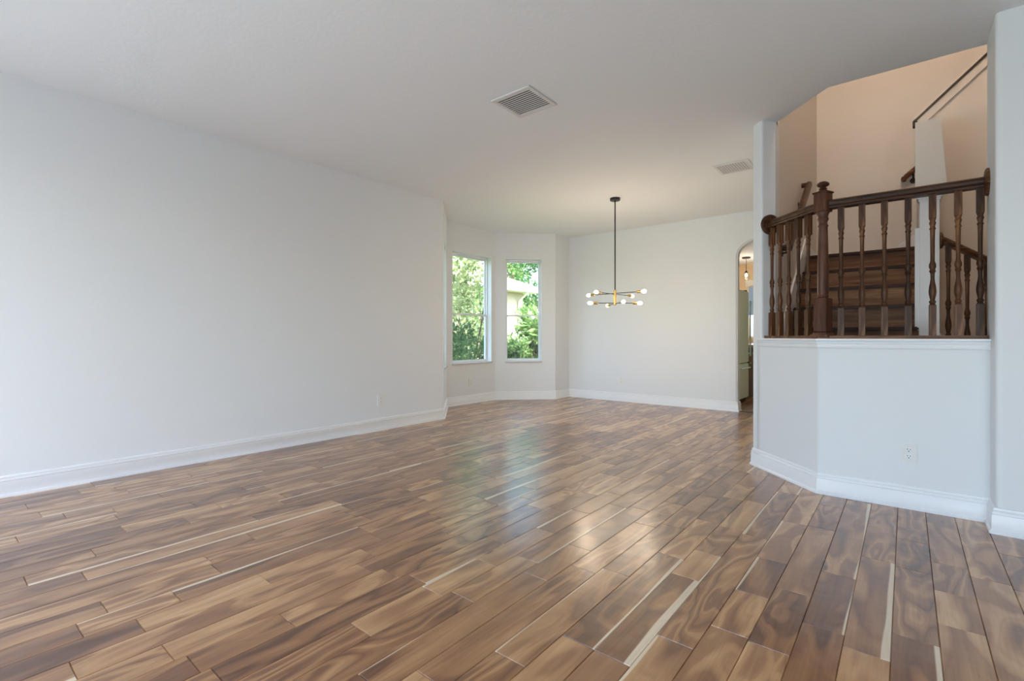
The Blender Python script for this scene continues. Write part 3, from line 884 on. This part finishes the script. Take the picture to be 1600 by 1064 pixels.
bm = bmesh.new(); box(bm, -2.70, -2.05, 8.62, 10.4, 0, .1); into(cb, obj('toe_kick', bm, M['cab']), (0, 0, 0))
bm = bmesh.new(); box(bm, -2.74, -1.99, 8.60, 10.42, .86, .90, .006); o = obj('countertop', bm, M['counter']); tag(o, 'beige kitchen countertop on the dark cabinet', 'countertop')
bm = bmesh.new(); box(bm, -2.60, -2.42, 9.85, 10.1, .90, 1.16, .01); box(bm, -2.42, -2.40, 9.87, 10.08, .93, 1.13, .004); o = obj('wooden_bread_box', bm, M['counter']); tag(o, 'tan box standing on the kitchen counter', 'box')
# pantry edge (tall dark strip right behind the jamb)
bm = bmesh.new(); box(bm, -2.72, -2.02, 7.36, 7.66, 1.79, 2.5, .004); o = obj('wall_cabinet', bm, M['cab']); tag(o, 'dark wall cabinet edge above the refrigerator', 'cabinet'); 
# pendant
pp = (ray(1166)[0] * 10.46, ray(1166)[1] * 10.46)
pd = empty('pendant_lamp', (pp[0], pp[1], CEIL)); tag(pd, 'small clear glass pendant lamp on a black cord in the kitchen', 'pendant lamp')
bm = bmesh.new(); lathe(bm, [(.07, -.03), (.085, -.02), (.085, 0)], 20); obj('canopy', bm, M['bronze'], pd)
bm = bmesh.new(); tube(bm, (0, 0, -.03), (0, 0, -.29), .006); obj('cord', bm, M['bronze'], pd)
bm = bmesh.new(); lathe(bm, [(.035, -.34), (.033, -.33), (.012, -.29)], 16); obj('socket', bm, M['bronze'], pd, True)
bm = bmesh.new(); lathe(bm, [(.036, -.335), (.055, -.36), (.075, -.40), (.078, -.43), (.06, -.47)], 20); obj('lamp_shade', bm, M['glass'], pd, True)
bm = bmesh.new(); lathe(bm, [(.01, -.34), (.025, -.365), (.03, -.39), (.022, -.415), (.005, -.425)], 14); obj('bulb', bm, M['bulb'], pd, True)
lamp('bulb_glow', 'POINT', (pp[0], pp[1], CEIL - .5), 16, (1, .84, .66), radius=.05)
bm = bmesh.new(); box(bm, AX0, AX1, BY + .0, BY + .05, .0005, .008, .002); struct('trim_6', bm, M['seam'])

# ------------------------------------------------------------------ outside
bm = bmesh.new(); box(bm, -60, -5.42, -30, 60, -.25, -.12); struct('ground', bm, M['grass'])
# neighbour's house
nh = empty('neighbour_house', (-14.5, 8, -.12)); tag(nh, "neighbouring cream stucco house with a pale hip roof, seen through the narrower bay window", 'house')
hx0, hx1, hy0, hy1 = -19, -10.9, 1.0, 14.1
bm = bmesh.new(); box(bm, hx0, hx1, hy0, hy1, -.12, 2.62); into(nh, obj('wall', bm, M['stucco']), (0, 0, 0))
bm = bmesh.new(); ov = .5; ex0, ex1, ey0, ey1 = hx0 - ov, hx1 + ov, hy0 - ov, hy1 + ov
zr, zt = 2.78, 4.9; hx = (ex0 + ex1) / 2; rr = (ex1 - ex0) / 2
b = [bm.verts.new(p) for p in ((ex0, ey0, zr), (ex1, ey0, zr), (ex1, ey1, zr), (ex0, ey1, zr))]
t = [bm.verts.new(p) for p in ((hx, ey0 + rr, zt), (hx, ey1 - rr, zt))]
bm.faces.new((b[0], b[1], t[0])); bm.faces.new((b[1], b[2], t[1], t[0])); bm.faces.new((b[2], b[3], t[1])); bm.faces.new((b[3], b[0], t[0], t[1])); bm.faces.new(b[::-1])
into(nh, obj('roof', bm, M['roof']), (0, 0, 0))
bm = bmesh.new(); box(bm, ex0, ex1, ey0, ey1, 2.62, 2.78); into(nh, obj('fascia', bm, M['fascia']), (0, 0, 0))
bm = bmesh.new(); tube(bm, (ex1 - .05, 13.8, 2.6), (hx1 + .05, 13.8, 2.3), .04, 8); tube(bm, (hx1 + .05, 13.8, 2.3), (hx1 + .05, 13.8, 0), .04, 8); into(nh, obj('downspout', bm, M['fascia']), (0, 0, 0))


def foliage_mesh(name, blobs, n, size, m, seed, slender=2.4):
    rd = random.Random(seed); verts = []; faces = []
    tot = sum(b[3] ** 2 for b in blobs)
    for bx, by, bz, br in blobs:
        for _ in range(int(n * br * br / tot)):
            v = Vector((rd.gauss(0, 1), rd.gauss(0, 1), rd.gauss(0, 1))).normalized()
            rr_ = br * (rd.random() ** .45) * (.85 + .35 * noise.noise(v * 2 + Vector((seed, bx, by))))
            c = Vector((bx, by, bz)) + v * rr_
            s = size * (.6 + .8 * rd.random())
            ax = (v + Vector((rd.uniform(-1, 1), rd.uniform(-1, 1), rd.uniform(-.4, 1)))).normalized()
            sd = ax.cross(Vector((rd.uniform(-1, 1), rd.uniform(-1, 1), rd.uniform(-1, 1)))).normalized()
            nn = ax.cross(sd)
            i = len(verts)
            verts += [c - ax * s, c + sd * s / slender, c + ax * s + nn * s * .25, c - sd * s / slender + nn * s * .08]
            faces.append((i, i + 1, i + 2, i + 3))
    me = bpy.data.meshes.new(name); me.from_pydata([tuple(v) for v in verts], [], faces); me.materials.append(m)
    return me


def stems_mesh(name, h, n, spread, r, seed):
    rd = random.Random(seed); bm = bmesh.new()
    for i in range(n):
        a = 2 * pi * i / n + rd.random(); p = Vector((rd.uniform(-.05, .05) * spread, rd.uniform(-.05, .05) * spread, 0))
        for k in range(4):
            q = p + Vector((math.cos(a) * spread / 4 + rd.uniform(-.06, .06), math.sin(a) * spread / 4 + rd.uniform(-.06, .06), h / 4))
            tube(bm, p, q, r * (1 - k * .2), 6, r * (1 - (k + 1) * .2)); p = q
    me = bpy.data.meshes.new(name); bm.to_mesh(me); bm.free(); me.materials.append(M['bark']); return me


def plant(kind, loc, fm, sm, rz, sc, label, cat, group=None):
    e = empty(kind, loc, rz); e.scale = (sc, sc, sc); tag(e, label, cat, group)
    o = bpy.data.objects.new('foliage', fm); COL.objects.link(o); o.parent = e
    o = bpy.data.objects.new('stem' if cat == 'shrub' else 'trunk', sm); COL.objects.link(o); o.parent = e
    return e


rs = random.Random(11)
def blobset(seed, h, r, n):
    rd = random.Random(seed); return [(rd.uniform(-r, r) * .7, rd.uniform(-r, r) * .7, .35 + (h - .5) * (i + .5) / n, r * rd.uniform(.45, .75)) for i in range(n)]


fy = foliage_mesh('foliage', blobset(1, 3.4, .95, 9), 3600, .052, M['leaf_yellow'], 1)
fg = foliage_mesh('foliage', blobset(2, 2.6, .9, 7), 3000, .055, M['leaf'], 2)
fp = foliage_mesh('foliage', blobset(3, 1.75, .75, 6), 1500, .13, M['leaf'], 3, 3.4)
fd = foliage_mesh('foliage', blobset(4, 1.6, .8, 5), 2300, .05, M['leaf_dark'], 4)
ss = stems_mesh('stem', 2.6, 8, .8, .022, 5); ss2 = stems_mesh('stem', 1.5, 7, .6, .016, 6)
P = lambda px, d: (ray(px)[0] * d, ray(px)[1] * d, -.12)
plant('flowering_shrub', P(724, 9.5), fy, ss, 0, 1.0, 'tall yellow-green shrub right outside the wider bay window', 'shrub')
plant('leafy_shrub', P(745, 11.6), fg, ss, 2.2, 1.0, 'pale green shrub at the right side of the wider bay window, further out', 'shrub')
plant('leafy_shrub', P(735, 8.7), fd, ss2, 1.1, .85, 'low dark green shrub filling the lower panes of the wider bay window', 'shrub')
plant('broadleaf_shrub', P(856, 10.4), fp, ss2, .4, .92, 'broad-leaved green shrub at the lower right of the narrower bay window', 'shrub')
plant('broadleaf_shrub', P(808, 9.9), fp, ss2, 2.6, .60, 'smaller broad-leaved shrub at the bottom middle of the narrower bay window', 'shrub')
plant('leafy_shrub', P(866, 14.6), fg, ss, 3.0, .9, 'green shrub beyond the corner of the neighbouring house', 'shrub')

ft = foliage_mesh('foliage', [(rs.uniform(-2, 2), rs.uniform(-2, 2), rs.uniform(2.2, 7.8), rs.uniform(.9, 1.6)) for _ in range(20)], 8500, .13, M['leaf'], 9)
ft2 = foliage_mesh('foliage', [(rs.uniform(-1.8, 1.8), rs.uniform(-1.8, 1.8), rs.uniform(1.8, 7.5), rs.uniform(.8, 1.5)) for _ in range(18)], 9000, .11, M['leaf_dark'], 10)
def trunk_mesh():
    bm = bmesh.new(); tube(bm, (0, 0, 0), (.1, 0, 2.5), .17, 10, .13); tube(bm, (.1, 0, 2.5), (-.6, .4, 5.5), .1, 8, .04); tube(bm, (.1, 0, 2.5), (.9, -.3, 5.8), .1, 8, .04); tube(bm, (.1, 0, 2.5), (.1, .1, 6.8), .1, 8, .03)
    me = bpy.data.meshes.new('trunk'); bm.to_mesh(me); bm.free(); me.materials.append(M['bark']); return me
tm = trunk_mesh()
for i, (px, d, fm, sc, lab) in enumerate((
        (792, 30, ft, 1.05, 'bright green tree behind the roof of the neighbouring house'),
        (866, 25, ft2, 1.0, 'darker green tree rising to the right of the neighbouring roof'),
        (715, 34, ft2, 1.15, 'distant dark tree behind the shrubs of the wider bay window'))):
    plant('garden_tree', P(px, d), fm, tm, i * 1.3, sc, lab, 'tree')
